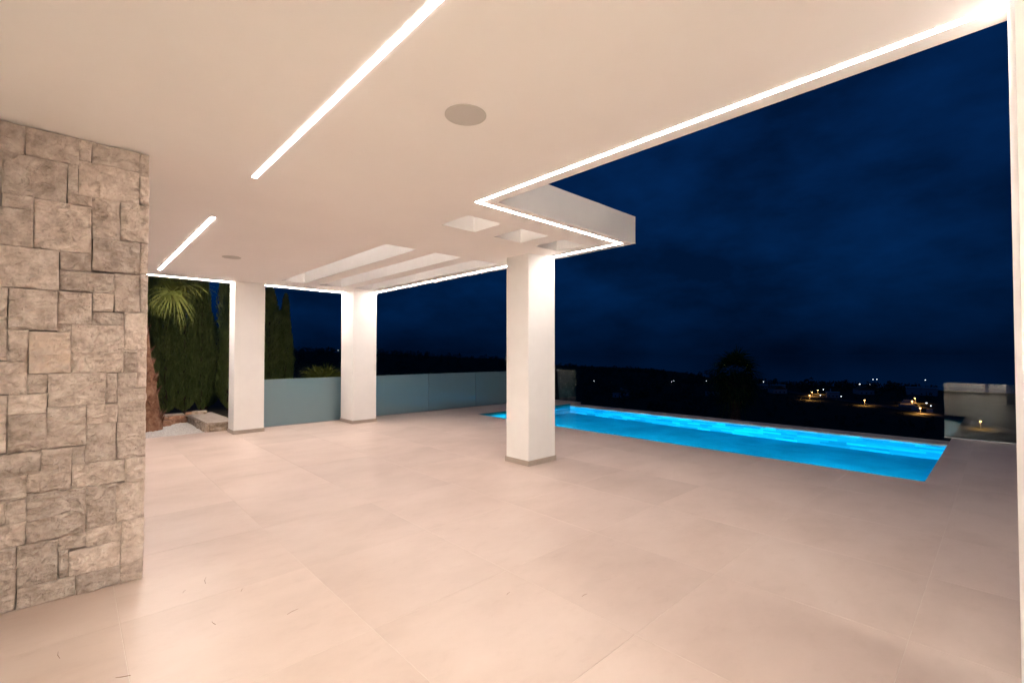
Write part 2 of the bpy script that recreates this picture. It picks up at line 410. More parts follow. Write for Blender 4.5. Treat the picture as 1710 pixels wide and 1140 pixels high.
for k in range(4):
    yy = -2.6+6.1/4*k
    fr_ = MB(); fr_.box(XB-.16, yy, 0, XB-.10, yy+.05, 2.5); fr_.box(XB-.16, yy+6.1/4-.05, 0, XB-.10, yy+6.1/4-.0005, 2.5); fr_.box(XB-.16, yy+.0505, 2.45, XB-.10, yy+6.1/4-.0505, 2.5); fr_.box(XB-.16, yy+.0505, 0, XB-.10, yy+6.1/4-.0505, .05)
    dr = fr_.build('sliding_door', M['frame'], hs, ho)
    MB().box(XB-.135, yy+.051, .051, XB-.125, yy+6.1/4-.051, 2.449).build('pane', M['clear'], dr)
for xx in (-5.0, -3.6):  # unseen indoor lamps, added to brighten the canopy ceiling and fascia
    for yy in (-2.0, .6, 3.0):
        MB().box(xx-.35, yy-.35, H-.03, xx+.35, yy+.35, H-.002).build('room_fill_lamp', M['led_room'], hs, ho)
# upper storey set back on the canopy, with its own lit roof edge
UX, UZ = 2.35, 6.0
MB().box(-.3, YB, SLABT+.001, 0, 9.6, UZ).build('upper_wall', M['plaster'], hs, ho)
MB().box(-3.5, YB, UZ+.001, UX+.2, 9.8, UZ+.3).build('upper_roof', M['ceiling'], hs, ho)
for ux in (.5, .98, 1.46, 1.94, 2.42): MB().box(ux-.0125, YB+.2, UZ-.0015, ux+.0125, 9.6, UZ+.0006).build('upper_led_strip', M['led_upper'], hs, ho)
tag(hs, 'white house with added fill-lit rooms and sliding glass doors behind the terrace', 'house')

# ------------------------------------------------------------------ split stone wall
WY = 4.0
def px(u, v):                      # photo pixel -> wall plane coordinates (x, z)
    d = fw+ri*((u-855)/775.64)-up*((v-574.889)/775.64); s = WY/d.y
    return d.x*s, 1.5+d.z*s
A = 2.714; B = 2.375
def c1(x, y): return px(x/A, 180+y/A)
def c2(x, y): return px(x/B, 560+y/B)
T1 = [(-40, 44, 112, 205), (116, 83, 362, 258), (364, 148, 415, 238), (417, 158, 632, 290), (634, 206, 672, 318), (-40, 195, 8, 262), (-40, 264, 8, 445), (10, 205, 303, 430), (306, 260, 350, 388), (354, 240, 632, 437), (304, 390, 418, 445), (10, 385, 158, 465), (-40, 440, 150, 633), (153, 415, 413, 655), (420, 420, 545, 598), (548, 430, 672, 612), (635, 310, 672, 440), (422, 588, 636, 755), (638, 618, 672, 755), (272, 655, 414, 738), (-40, 620, 266, 830), (270, 738, 518, 840), (520, 752, 634, 925), (637, 757, 672, 928), (36, 815, 262, 1005), (-40, 812, 34, 942), (265, 830, 415, 980), (418, 840, 508, 922), (420, 926, 556, 982), (256, 985, 314, 1012), (562, 932, 672, 1095)]
T2 = [(-34, 105, 106, 233), (107, 152, 187, 230), (188, 152, 417, 278), (420, 150, 465, 265), (467, 148, 540, 207), (493, 58, 540, 146), (543, 58, 585, 205), (467, 211, 585, 340), (-34, 240, 28, 275), (-34, 278, 28, 468), (30, 235, 186, 308), (30, 312, 184, 463), (187, 284, 341, 436), (344, 272, 465, 345), (340, 348, 462, 492), (464, 344, 584, 484), (-34, 456, 160, 550), (163, 446, 282, 602), (285, 436, 335, 495), (287, 500, 492, 582), (496, 490, 584, 570), (-34, 562, 104, 650), (106, 552, 160, 618), (-34, 660, 20, 748), (22, 654, 103, 740), (106, 622, 340, 776), (342, 594, 457, 742), (459, 582, 582, 722), (-34, 752, 103, 832), (228, 800, 340, 834), (342, 772, 480, 818), (484, 734, 582, 824), (-34, 845, 62, 922), (65, 836, 228, 968), (232, 855, 272, 946), (274, 848, 476, 908), (478, 834, 578, 960), (-34, 936, 62, 1082), (64, 995, 298, 1022), (300, 948, 475, 980)]
SR = []
for a, b_, c_, d in T1: p, q = c1(a, b_), c1(c_, d); SR.append([p[0], q[1], q[0], p[1]])
for a, b_, c_, d in T2: p, q = c2(a, b_), c2(c_, d); SR.append([p[0], q[1], q[0], p[1]])
def mixed(a, b_, c_, d): p, q = c1(a, b_), c2(c_, d); SR.append([p[0], q[1], q[0], p[1]])
mixed(320, 986, 490, 146); mixed(-40, 946, 28, 102); mixed(36, 1008, 104, 102)
mixed(140, 1016, 282, 148); PEACH = len(SR)-1
XL0 = min(s[0] for s in SR); XE = .366
# random ashlar for the stretch of wall beyond the frame
y_ = 0.0
while y_ < H-.02:
    h_ = min(random.uniform(.12, .24), H-y_);  h_ = H-y_ if H-y_-h_ < .1 else h_
    x_ = XB+.002
    while x_ < XL0-.012:
        w_ = random.uniform(.14, .34); w_ = XL0-.005-x_ if XL0-x_-w_ < .12 else w_
        SR.append([x_, y_, x_+w_, y_+h_]); x_ += w_
    y_ += h_
for s in SR:
    if s[2] > XE-.03: s[2] = XE
    if s[1] < .06: s[1] = 0.0
    if s[3] > H-.06: s[3] = H
# overlaps shrink, gaps grow
for it in range(6):
    for i, a in enumerate(SR):
        for b_ in SR[i+1:]:
            ox = min(a[2], b_[2])-max(a[0], b_[0]); oz = min(a[3], b_[3])-max(a[1], b_[1])
            if ox > 1e-4 and oz > 1e-4:
                if ox < oz:
                    l, r_ = (a, b_) if a[0] < b_[0] else (b_, a); m_ = (l[2]+r_[0])/2; l[2] = m_; r_[0] = m_
                else:
                    l, r_ = (a, b_) if a[1] < b_[1] else (b_, a); m_ = (l[3]+r_[1])/2; l[3] = m_; r_[1] = m_
def clash(k, t):
    if t[0] < XB or t[2] > XE or t[1] < 0 or t[3] > H: return True
    for j, b_ in enumerate(SR):
        if j != k and min(t[2], b_[2])-max(t[0], b_[0]) > 1e-5 and min(t[3], b_[3])-max(t[1], b_[1]) > 1e-5: return True
    return False
for it in range(22):
    for k, s in enumerate(SR):
        for e in range(4):
            t = list(s); t[e] += -.002 if e < 2 else .002
            if not clash(k, t): s[e] = t[e]
sw = empty('stone_wall', (XB, WY, 0))
tag(sw, 'wall of split beige limestone blocks at the left edge of the terrace', 'wall')
MB().box(0, .07, 0, XE-XB-.05, .45, H).build('wall_core', M['stone_core'], sw)
for k, (x0, z0, x1, z1) in enumerate(SR):
    wd, ht = x1-x0, z1-z0
    if wd < .008 or ht < .008: continue
    corner = x1 > XE-.02
    depth = .44 if corner else .075
    jl, jr, jb, jt = [random.choice((.0001, .0004, .0007, .0011, .0018, .0032)) for _ in range(4)]
    if z0 < .01: jb = 0
    if z1 > H-.01: jt = .004
    vis = x1 > XL0-.02
    st = .0085 if vis else .05
    nx, nz = max(3, int(wd/st)), max(3, int(ht/st))
    proud = random.uniform(-.006, .012)
    seed = random.uniform(0, 50); vs = []; fs = []
    tx, tz = random.uniform(-.03, .03), random.uniform(-.03, .03)
    sk = [random.uniform(-.0035, .0035) for _ in range(4)]
    for j in range(nz+1):
        for i in range(nx+1):
            u, v_ = i/nx, j/nz
            x = jl+(wd-jl-jr)*u; z = jb+(ht-jb-jt)*v_
            if corner: x += (.005*noise.noise((seed, z*18, 3))-.002)*sstep(.6, 1, u)
            e = min(u*wd, (1-u)*wd, v_*ht, (1-v_)*ht)
            edge = sstep(0, .012, e)
            q3 = Vector((x*7+seed, z*9, seed))
            warp = noise.noise_vector(q3*1.3)*.35
            rdg = 1-abs(noise.noise(q3*1.6+warp)); rdg2 = 1-abs(noise.noise(q3*4.1+warp*2))
            rel = (rdg**4)*.020+(rdg2**3)*.011+noise.fractal(q3*2.4, .8, 2.2, 4)*.008
            yy = -proud-rel*(.45+.55*edge)-(x-wd/2)*tx-(z-ht/2)*tz+.0012*(1-edge)
            x += (sk[0] if u < .01 else sk[1] if u > .99 and not corner else 0)*(v_-.5)*1.6
            vs.append((x, yy, z))
    W_ = nx+1
    for j in range(nz):
        for i in range(nx): fs.append((j*W_+i, j*W_+i+1, (j+1)*W_+i+1, (j+1)*W_+i))
    rim = [i for i in range(nx+1)]+[j*W_+nx for j in range(1, nz+1)]+[nz*W_+i for i in range(nx-1, -1, -1)]+[j*W_ for j in range(nz-1, 0, -1)]
    b0 = len(vs)
    for q in rim: vs.append((vs[q][0], depth, vs[q][2]))
    for q in range(len(rim)):
        r_ = (q+1) % len(rim); fs.append((rim[r_], rim[q], b0+q, b0+r_))
    o = link('stone', mesh('stone', vs, fs), M['stone_peach'] if k == PEACH else M['stone'], sw, (x0-XB, 0, z0))
    if k == PEACH: o['label'] = 'peach tinted limestone block'

# ================================================================== lights in the canopy
def led(x0, y0, x1, y1, label, m):
    hw_ = .0165
    if abs(x1-x0) < abs(y1-y0): a = (x0-hw_, min(y0, y1), x0+hw_, max(y0, y1))
    else: a = (min(x0, x1), y0-hw_, max(x0, x1), y0+hw_)
    cx, cy = (a[0]+a[2])/2, (a[1]+a[3])/2; dx, dy = (a[2]-a[0])/2, (a[3]-a[1])/2
    t = MB().box(-dx, -dy, -.0022, dx, dy, -.0004).build('led_strip', M['led_'+m], None, (cx, cy, H))
    tag(t, label, 'light strip', 'white led strips let into the canopy ceiling')
LX, LY, LO, LF = 2.618, 3.219, 4.878, 10.09
led(LX, -.028, LX, LY+.0165, 'led strip along the near roof edge above the sky', 'edge')
led(LX+.0175, LY, LO+.0165, LY, 'led strip running beside the three square roof openings', 'corner')
led(LO, LY+.0175, LO, 4.376, 'short led strip ending on top of the nearest pillar', 'corner')
led(LO, 4.817, LO, 9.573, 'led strip on the pool side between the near and corner pillars', 'pool')
led(2.702, LF, 4.363, LF, 'led strip above the single frosted glass panel between two pillars', 'rear')
led(.42, LF, 2.184, LF, 'led strip above the palm and gravel bed', 'rear')
led(.997, -.2, .997, 3.953, 'long free led strip in the ceiling overhead, nearest to the viewer', 'near')
led(.997, 5.398, .997, 9.373, 'farther of the two free led strips in the ceiling, just right of the stone wall', 'far')

def speaker(x, y, label):
    t = empty('ceiling_speaker', (x, y, H))
    MB().lathe([(.118, -.0005), (.118, -.004), (.113, -.006), (.110, -.006), (.110, -.0006)], 40, cap=False).build('ring', M['grille'], t)
    MB().lathe([(.1095, -.0008), (.1095, -.0045), (.02, -.0055)], 40).build('grille', M['grille'], t)
    tag(t, label, 'speaker', 'round ceiling speakers')
speaker(1.605, 2.085, 'nearer round grey ceiling speaker, beside the long free light strip')
speaker(1.605, 7.46, 'farther round grey ceiling speaker above the gravel bed side')

# ================================================================== pool
x0, y0, x1, y1 = POOL; WZ = -.075; PB = -1.47
pool = empty('swimming_pool', ((x0+x1)/2, (y0+y1)/2, PB)); off = (-(x0+x1)/2, -(y0+y1)/2, -PB)
MB().box(x0-.06, y0-.06, PB-.15, x1+.05, y1+.06, PB).build('basin_floor', M['poolwall'], pool, off)
bw_ = MB(); bw_.box(x0-.059, y0-.059, PB+.001, x0, y1+.059, -.0125); bw_.box(x0+.0005, y0-.059, PB+.001, x1+.04, y0, -.0125); bw_.box(x0+.0005, y1, PB+.001, x1+.04, y1+.059, -.0125)
bw_.build('basin_wall', M['poolwall'], pool, off)
MB().box(x1+.012, y0+.001, PB+.001, x1+.30, y1-.001, -.10).build('infinity_wall', M['poolwall'], pool, off)
MB().box(x1-.005, y0+.002, -.099, x1+.46, y1-.002, -.050).build('overflow_rim', M['rim'], pool, off, bevel=.006)
MB().box(x1+.301, y0-.3, -9.9, x1+.42, y1+.3, -.10).build('outer_wall', M['rim'], pool, off)
# mosaic tiles on the infinity wall
NZR = 7; th = (-.10-PB)/NZR; cnt = 0
for j in range(NZR):
    yy = y0+.001
    while yy < y1-.01:
        ln = random.choice((.2, .3, .3, .4, .45)); ln = min(ln, y1-.001-yy)
        if y1-yy-ln < .1: ln = y1-.001-yy
        key = ('pt', round(ln, 3))
        if key not in tcache:
            me = MB().box(0, .0015, .0015, .011, ln-.0015, th-.0015); tcache[key] = mesh('pool_tile', me.v, me.f); tcache[key].materials.append(M['pooltile'])
        link('pool_tile', tcache[key], None, pool, (off[0]+x1+random.uniform(.0, .002)-.0005, off[1]+yy, off[2]+PB+.001+j*th)); cnt += 1
        yy += ln
for k, yy in enumerate((1.9, 4.8, 7.7)):
    l_ = MB().lathe([(.15, .001), (.15, .012), (.135, .02)], 28, (x0, yy, -.62), 'x').build('pool_lamp', M['alu'], pool, off)
    MB().lathe([(.132, .0205), (.12, .03), (.05, .036)], 28, (x0, yy, -.62), 'x').build('lens', M['poollamp'], l_)
tag(pool, 'lit rectangular infinity pool with blue mosaic far wall', 'pool')
wm = mesh('water', [(x0+.0005, y0+.0005, WZ), (x1-.0055, y0+.0005, WZ), (x1-.0055, y1-.0005, WZ), (x0+.0005, y1-.0005, WZ)], [(0, 1, 2, 3)])
tag(link('water', wm, M['water']), kind='structure')

# ================================================================== glass railings
def railing(name, panels, along, fixed, height, m, label, cat='railing', tilt=0):
    t = empty(name, (panels[0][0], fixed, 0) if along == 'x' else (fixed, panels[0][0], 0)); o_ = panels[0][0]
    for a, b_ in panels:
        p = MB()
        if along == 'x': p.box(a-o_+.006, -.009, .004, b_-o_-.006, .009, height)
        else: p.box(-.009, a-o_+.006, .004, .009, b_-o_-.006, height)
        p.build('glass_panel', m, t, bevel=.0015)
    ch = MB(); a, b_ = panels[0][0]-o_, panels[-1][1]-o_
    if along == 'x': ch.box(a, -.03, 0, b_, -.0105, .012); ch.box(a, .0105, 0, b_, .03, .012)
    else: ch.box(-.03, a, 0, -.0105, b_, .012); ch.box(.0105, a, 0, .03, b_, .012)
    ch.build('floor_channel', M['alu'], t)
    tag(t, label, cat, 'glass railings round the terrace')
GY = 10.37
railing('glass_railing', [(2.30, 4.70)], 'x', GY, .972, M['frosted'], 'single frosted glass railing panel between the two far white pillars')
railing('glass_railing', [(4.715, 6.78), (6.78, 8.36), (8.36, 9.95), (9.95, 11.44)], 'x', GY, .972, M['frosted'], 'long frosted glass railing of several panels behind the left end of the pool')
railing('glass_railing', [(9.2, 10.30)], 'y', DX-.05, .985, M['clear'], 'clear glass railing panel at the far left corner of the pool')
railing('glass_railing', [(-3.3, -.55), (-.55, .76)], 'y', DX-.05, .985, M['clear'], 'clear glass railing reflecting the terrace right of the pool')

# ================================================================== garden bed at the left
gv = []; gf = []
base = MB().box(-.6, YT+.006, -.055, 1.9, 12.6, -.012)
gv += base.v; gf += base.f
rg = random.Random(3)
for i in range(5200):
    x, y = rg.uniform(.2, 1.85), YT+.02+2.0*rg.random()**1.3; s = rg.uniform(.009, .020); b_ = len(gv)
    a = rg.uniform(0, 6.28)
    for k in range(5):
        aa = a+k*1.2566; rr = s*rg.uniform(.7, 1.1); gv.append((x+rr*math.cos(aa), y+rr*math.sin(aa), -.014))
    gv.append((x+rg.uniform(-.3, .3)*s, y+rg.uniform(-.3, .3)*s, -.012+s*rg.uniform(.5, .9)))
    gf += [(b_+k, b_+(k+1) % 5, b_+5) for k in range(5)]
tag(link('gravel', mesh('gravel', gv, gf), M['gravel']), 'pale grey gravel bed beside the terrace', 'gravel', kind='stuff')

def rock(sx, sy, sz, seed, n=2):
    bm = bmesh.new(); bmesh.ops.create_icosphere(bm, subdivisions=n, radius=1)
    for v in bm.verts:
        p = v.co.copy()
        q = Vector([math.copysign(abs(c_)**.55, c_) for c_ in p])
        q *= 1+.22*noise.noise(p*1.6+Vector((seed, seed*.7, 0)))
        v.co = (q.x*sx/1.75, q.y*sy/1.75, q.z*sz/1.75)
    me = bpy.data.meshes.new('rock'); bm.to_mesh(me); bm.free(); return me
rw = random.Random(11)
lw = empty('low_rubble_wall', (2.1, 11.3, 0)); lo_ = (-2.1, -11.3, 0)
# core + cement top; two legs of an L
core = MB().box(1.93, YT+.05, -.2, 2.30, 12.34, .13); core.box(.2, 12.42, -.2, 1.925, 12.62, .13)
core.build('wall_core', M['soil'], lw, lo_)
def slab_top(pts_, name):
    vs = []; n = len(pts_)
    for z in (.13, .175): vs += [(p[0]+rw.uniform(-.01, .01), p[1]+rw.uniform(-.01, .01), z+rw.uniform(-.004, .004)) for p in pts_]
    fs = [tuple(range(n, 2*n)), tuple(reversed(range(n)))]+[(i, (i+1) % n, n+(i+1) % n, n+i) for i in range(n)]
    link(name, mesh(name, vs, fs), M['cap'], lw, lo_)
slab_top([(1.89, YT+.02), (2.34, YT+.02), (2.34, 11.1), (2.30, 12.36), (2.05, 12.40), (1.82, 12.38), (1.86, 11.4)], 'cement_top')
slab_top([(.2, 12.40), (1.0, 12.41), (1.80, 12.40), (1.80, 12.66), (.9, 12.64), (.2, 12.66)], 'cement_top')
y = YT+.06
while y < 12.35:
    l_ = rw.uniform(.10, .24)
    if rw.random() < .4:
        link('rubble_stone', rock(.10, l_, .17, rw.random()*9), M['rubble'], lw, (1.905-2.1+rw.uniform(-.01, .01), y+l_/2-11.3, .055))
    else:
        for zz in (.02, .105): link('rubble_stone', rock(.10, l_, .095, rw.random()*9), M['rubble'], lw, (1.905-2.1+rw.uniform(-.012, .012), y+l_/2-11.3, zz))
    y += l_*.95
x = 1.93
while x < 2.3:
    l_ = rw.uniform(.07, .13)
    for zz in (.02, .105): link('rubble_stone', rock(l_, .09, .10, rw.random()*9), M['rubble'], lw, (x+l_/2-2.1, YT+.06-11.3, zz))
    x += l_*.95
x = .3
while x < 1.82:
    l_ = rw.uniform(.14, .30)
    link('rubble_stone', rock(l_, .14, .16, rw.random()*9), M['rubble_red'], lw, (x+l_/2-2.1, 12.42-11.3+rw.uniform(-.02, .02), .06)); x += l_*.96
tag(lw, 'low rubble stone wall with a cement top edging the gravel bed', 'wall')
for (xx, yy, a, b_, h_, lab) in ((1.86, 12.22, .13, .15, .07, 'smaller flat rock lying on the low rubble wall'), (2.04, 12.20, .26, .17, .085, 'larger flat rock lying on the low rubble wall')):
    o = link('rock', rock(a, b_, h_, xx), M['rubble_red'] if a < .2 else M['rubble'], None, (xx, yy, .175+h_*.30)); tag(o, lab, 'rock', 'rocks on the low wall')
for i, (xx, yy, s, lab) in enumerate(((1.40, 12.05, .17, 'brown rock at the foot of the palm, on the gravel'), (1.52, 12.22, .12, 'small rock between the palm and the low wall'))):
    o = link('rock', rock(s*1.3, s, s*.8, i+4.0), M['rubble_red'], None, (xx, yy, s*.25)); tag(o, lab, 'rock', 'rocks on the gravel')

# ================================================================== plants
def fan_leaf(v, f, org, d, length, n=24, spread=R(230), droop=.5, rnd=random, width=.045, sag=0.0):
    """palmate leaf: blades radiating from the petiole end; d is the leaf's axis"""
    d = d.normalized(); side = d.cross(Vector((0, 0, 1)))
    side = side.normalized() if side.length > 1e-3 else Vector((1, 0, 0)); nrm = side.cross(d).normalized()
    for k in range(n):
        a = -spread/2+spread*(k+.5)/n+rnd.uniform(-.04, .04)
        bd = (d*math.cos(a)+side*math.sin(a)+nrm*(.10*math.cos(2*a)+rnd.uniform(-.07, .07))).normalized()
        ln = length*(.78+.22*math.cos(a*.6))*rnd.uniform(.9, 1.08)
        wv = bd.cross(nrm).normalized()
        b = len(v); dr = droop*rnd.uniform(.6, 1.4)
        for t_, wd in ((0, .25), (.3, 1.0), (.62, .75), (.85, .35)):
            p = org+bd*ln*t_+Vector((0, 0, -1))*ln*dr*t_**2.4
            wob = wv*width*wd*.5
            v.append(tuple(p-wob+nrm*.006)); v.append(tuple(p+wob+nrm*.006))
        p = org+bd*ln*.97+Vector((0, 0, -1))*ln*dr*.97**2.4; v.append(tuple(p))
        for s_ in range(3): f.append((b+2*s_, b+2*s_+1, b+2*s_+3, b+2*s_+2))
        f.append((b+6, b+7, b+8))

def fan_palm(base, top, r0, r1, nleaf, petiole, blade, label, seed, skirt=0, scales=60, elev=(-40, 75), n=24, width=.045, lmat='fan', tmat='trunk', group=None, name='fan_palm', az_rng=None, extra=()):
    rnd = random.Random(seed); base = Vector(base); top = Vector(top)
    t = empty(name, base); tp = top-base; H_ = tp.length
    mb = MB(); pts = []; rad = []
    for k in range(15):
        u = k/14; p = tp*u+Vector((.05*math.sin(u*3)*H_*.2, 0, 0))*(1-u); pts.append(p); rad.append(r1+(r0-r1)*(1-u)**2.5+.012*rnd.uniform(-1, 1))
    mb.tube(pts, rad, 14)
    for k in range(scales):             # old leaf bases
        u = rnd.random(); a = rnd.uniform(0, 6.283); rr = r1+(r0-r1)*(1-u)**2.5
        dv = Vector((math.cos(a), math.sin(a), 0)); p = tp*u+Vector((.05*math.sin(u*3)*H_*.2, 0, 0))*(1-u)+dv*rr*.85
        s = rr*.45; sd = Vector((-dv.y, dv.x, 0)); b = len(mb.v)
        mb.v += [tuple(p-sd*s), tuple(p+sd*s), tuple(p+Vector((0, 0, s*.9))), tuple(p+dv*rr*.55*rnd.uniform(.6, 1.2)+Vector((0, 0, s*2.2)))]
        mb.f += [(b, b+1, b+3), (b+1, b+2, b+3), (b+2, b, b+3)]
    mb.build('trunk', M[tmat], t)
    v = []; f = []; pet = MB()
    for k in range(nleaf):
        a = k*2.39996+rnd.uniform(-.3, .3) if az_rng is None else rnd.uniform(*az_rng)
        e = R(elev[0]+(elev[1]-elev[0])*((k+.5)/nleaf)+rnd.uniform(-8, 8))
        d = Vector((math.cos(a)*math.cos(e), math.sin(a)*math.cos(e), math.sin(e)))
        L_ = petiole*rnd.uniform(.75, 1.15)
        p0 = tp+Vector((0, 0, -.05)); p1 = tp+d*L_*.55+Vector((0, 0, .04)); p2 = tp+d*L_+Vector((0, 0, -.10*L_))
        pet.tube([p0, p1, p2], [.016, .011, .008], 5)
        dd = (p2-p1).normalized()
        fan_leaf(v, f, p2, dd, blade*rnd.uniform(.85, 1.1), n, droop=.30+.25*(1-math.sin(e)), rnd=rnd, width=width)
    for o_, d_, l_ in extra:
        o_ = Vector(o_)-base; pet.tube([tp, (tp+o_)/2+Vector((0, 0, .18)), o_], [.016, .012, .009], 5)
        fan_leaf(v, f, o_, Vector(d_), l_*1.1, 26, R(240), .50, rnd, .030)
    cr = link('crown', mesh('crown', v, f), M[lmat], t); pet.build('leaf_stalk', M[lmat], cr)
    if skirt:
        v = []; f = []
        for k in range(skirt):
            a = rnd.uniform(0, 6.283); u = rnd.uniform(0, 1)
            d = Vector((math.cos(a)*.5, math.sin(a)*.5, -.85)); p = tp*(1-.14*u)+Vector((math.cos(a), math.sin(a), 0))*(r1+.75*(1-u))+Vector((0, 0, .25*(1-u)))
            fan_leaf(v, f, p, d, blade*.9, 12, R(140), .15, rnd, width)
        link('dead_leaf_skirt', mesh('skirt', v, f), M['fandry'], t)
    tag(t, label, 'palm', group); return t

fan_palm((1.06, 11.62, -.02), (.80, 11.66, 3.35), .27, .14, 20, .55, .60, 'fan palm with rough brown trunk behind the stone wall', 5, scales=130, elev=(0, 80), group='garden palms', extra=[((1.42, 11.25, 2.72), (.15, -.35, -.9), .50), ((1.60, 11.35, 2.86), (.9, -.1, .25), .62), ((1.36, 11.2, 2.70), (-.75, -.3, -.55), .50), ((1.30, 11.4, 2.85), (.3, -.3, .3), .5)])
fan_palm((4.80, 12.25, -.06), (4.80, 12.3, .42), .16, .13, 34, .50, .64, 'low fan palm showing over the glass between two pillars', 8, scales=20, elev=(5, 85), group='garden palms')
fan_palm((42.95, 16.5, ground(42.95, 16.5)), (42.95, 16.5, -.35), .55, .42, 48, 1.45, 1.55, 'dark palm silhouette standing beyond the pool', 21, skirt=60, scales=60, elev=(-68, 85), n=18, width=.10, name='palm_tree', lmat='fan')

# spiky plant behind the low wall
def spiky(loc, n, ln, label, seed):
    rnd = random.Random(seed); t = empty('spiky_plant', loc); v = []; f = []
    for k in range(n):
        a = k*2.4; e = R(rnd.uniform(20, 80)); d = Vector((math.cos(a)*math.cos(e), math.sin(a)*math.cos(e), math.sin(e)))
        s = Vector((-math.sin(a), math.cos(a), 0))*.022; b = len(v); l_ = ln*rnd.uniform(.7, 1.1)
        for u, wv in ((0, 1), (.4, 1.1), (.75, .6)):
            p = d*l_*u+Vector((0, 0, -.25*l_*u*u)); v.append(tuple(p-s*wv)); v.append(tuple(p+s*wv))
        v.append(tuple(d*l_+Vector((0, 0, -.25*l_))))
        f += [(b, b+1, b+3, b+2), (b+2, b+3, b+5, b+4), (b+4, b+5, b+6)]
    link('leaf_rosette', mesh('leaf_rosette', v, f), M['fan'], t); tag(t, label, 'plant')
spiky((2.62, 11.55, -.06), 26, .42, 'small spiky green plant behind the low rubble wall', 3)

def cypress_mesh(seed, h=4.2, r=.5, n=9000):
    rnd = random.Random(seed); v = []; f = []
    for k in range(n):
        u = rnd.random()**.85
        prof = r*min(1, (u/.10)**.6)*(1-u**3.2)**.75*(1+.16*math.sin(u*9+seed))+.015
        a = rnd.uniform(0, 6.283); lobes = 1+.20*math.sin(3*a+seed+u*4)+.12*math.sin(7*a-u*9)
        rr = prof*lobes*(rnd.random()**.35); z = .05+u*h
        p = Vector((rr*math.cos(a), rr*math.sin(a), z))
        d = Vector((math.cos(a)*.35+rnd.uniform(-.25, .25), math.sin(a)*.35+rnd.uniform(-.25, .25), 1)).normalized()
        s = d.cross(Vector((rnd.uniform(-1, 1), rnd.uniform(-1, 1), .1))).normalized(); ln = rnd.uniform(.07, .17); wd = rnd.uniform(.012, .028)
        b = len(v); v += [tuple(p-s*wd*.4), tuple(p+s*wd*.4), tuple(p+d*ln*.55+s*wd), tuple(p+d*ln), tuple(p+d*ln*.55-s*wd)]
        f.append((b, b+1, b+2, b+3, b+4))
    return mesh('cypress_crown', v, f)
cyp = [cypress_mesh(1), cypress_mesh(2), cypress_mesh(4, 4.2, .46)]
for m_ in cyp: m_.materials.append(M['cypress'])
tkm = MB().lathe([(.07, -.3), (.055, 1.0), (.03, 3.2)], 8); tk = mesh('cypress_trunk', tkm.v, tkm.f); tk.materials.append(M['bark'])
CY = [(1.72, 14.6, 1.0, .62, 'leftmost cypress right of the palm trunk'), (2.12, 14.7, .97, .60, 'cypress above the flat rocks on the low wall'), (2.48, 14.6, 1.02, .52, 'cypress left of the narrow gap of dark sky'),
      (3.10, 14.6, 1.0, .5, 'cypress half hidden by the far left white pillar'), (4.52, 16.0, .87, .70, 'wider cypress just right of the far left white pillar'), (5.03, 16.1, .81, .50, 'rightmost narrow cypress, beside the open dark sky'),
      (1.30, 15.3, 1.05, .8, 'cypress directly behind the palm trunk'), (2.78, 15.6, .66, .62, 'short cypress in the gap of dark sky left of the pillar')]
for i, (x, y, sz, sr, lab) in enumerate(CY):
    t = empty('cypress_tree', (x, y, -.06)); t.scale = (sr, sr, sz); t.rotation_euler.z = i*1.3
    link('crown', cyp[i % 3], None, t); link('trunk', tk, None, t)
    tag(t, lab, 'tree', 'cypresses behind the terrace')

# far dark woodland
rw = random.Random(77); v = []; f = []
def blob(cx, cy, cz, rx, rz, n):
    for k in range(n):
        d = Vector((rw.gauss(0, 1), rw.gauss(0, 1), rw.gauss(0, 1))).normalized()*(rw.random()**.3)
        p = Vector((cx+d.x*rx, cy+d.y*rx, cz+d.z*rz)); s = rx*.26
        a = Vector((rw.gauss(0, 1), rw.gauss(0, 1), rw.gauss(0, 1))).normalized()*s; q = a.orthogonal().normalized()*s*.8
        b = len(v); v.extend([tuple(p-a), tuple(p-q), tuple(p+a*.9), tuple(p+q)]); f.append((b, b+1, b+2, b+3))
ROAD = [(415, -6), (452, 11), (485, 33), (510, 49), (526, 62), (544, 77), (565, 96), (579, 111), (598, 127), (613, 142), (625, 158), (642, 172), (700, 212)]
SIDE = [(533, 60), (611, 65), (689, 70), (735, 74)]
for i in range(1000):
    az = rw.uniform(8, 86.3); r = rw.choice((rw.uniform(370, 820), rw.uniform(750, 1180)))
    if az > 68: r = rw.uniform(370, 838)
    x, y = r*math.sin(R(az)), r*math.cos(R(az))
    if min(math.hypot(x-a, y-b_) for a, b_ in ROAD+SIDE) < 24: continue
    hgt = rw.uniform(6, 12); z = ground(x, y)
    if az > 70 and r < 660: hgt = rw.uniform(2, 4.0)
    blob(x, y, z+hgt*.5, hgt*.55, hgt*.55, 46)
for az in [i*.45 for i in range(20, 191)]:
    r = 1130 if az < 62 else 833; r += rw.uniform(-20, 20); a = R(az+rw.uniform(-.2, .2)); x, y = r*math.sin(a), r*math.cos(a); h_ = rw.uniform(5, 13)
    blob(x, y, ground(x, y)+h_*.4, h_*.7, h_*.6, 40)
tag(link('distant_woodland', mesh('distant_woodland', v, f), M['wood']), 'dark scattered trees across the night valley', 'trees', kind='stuff')

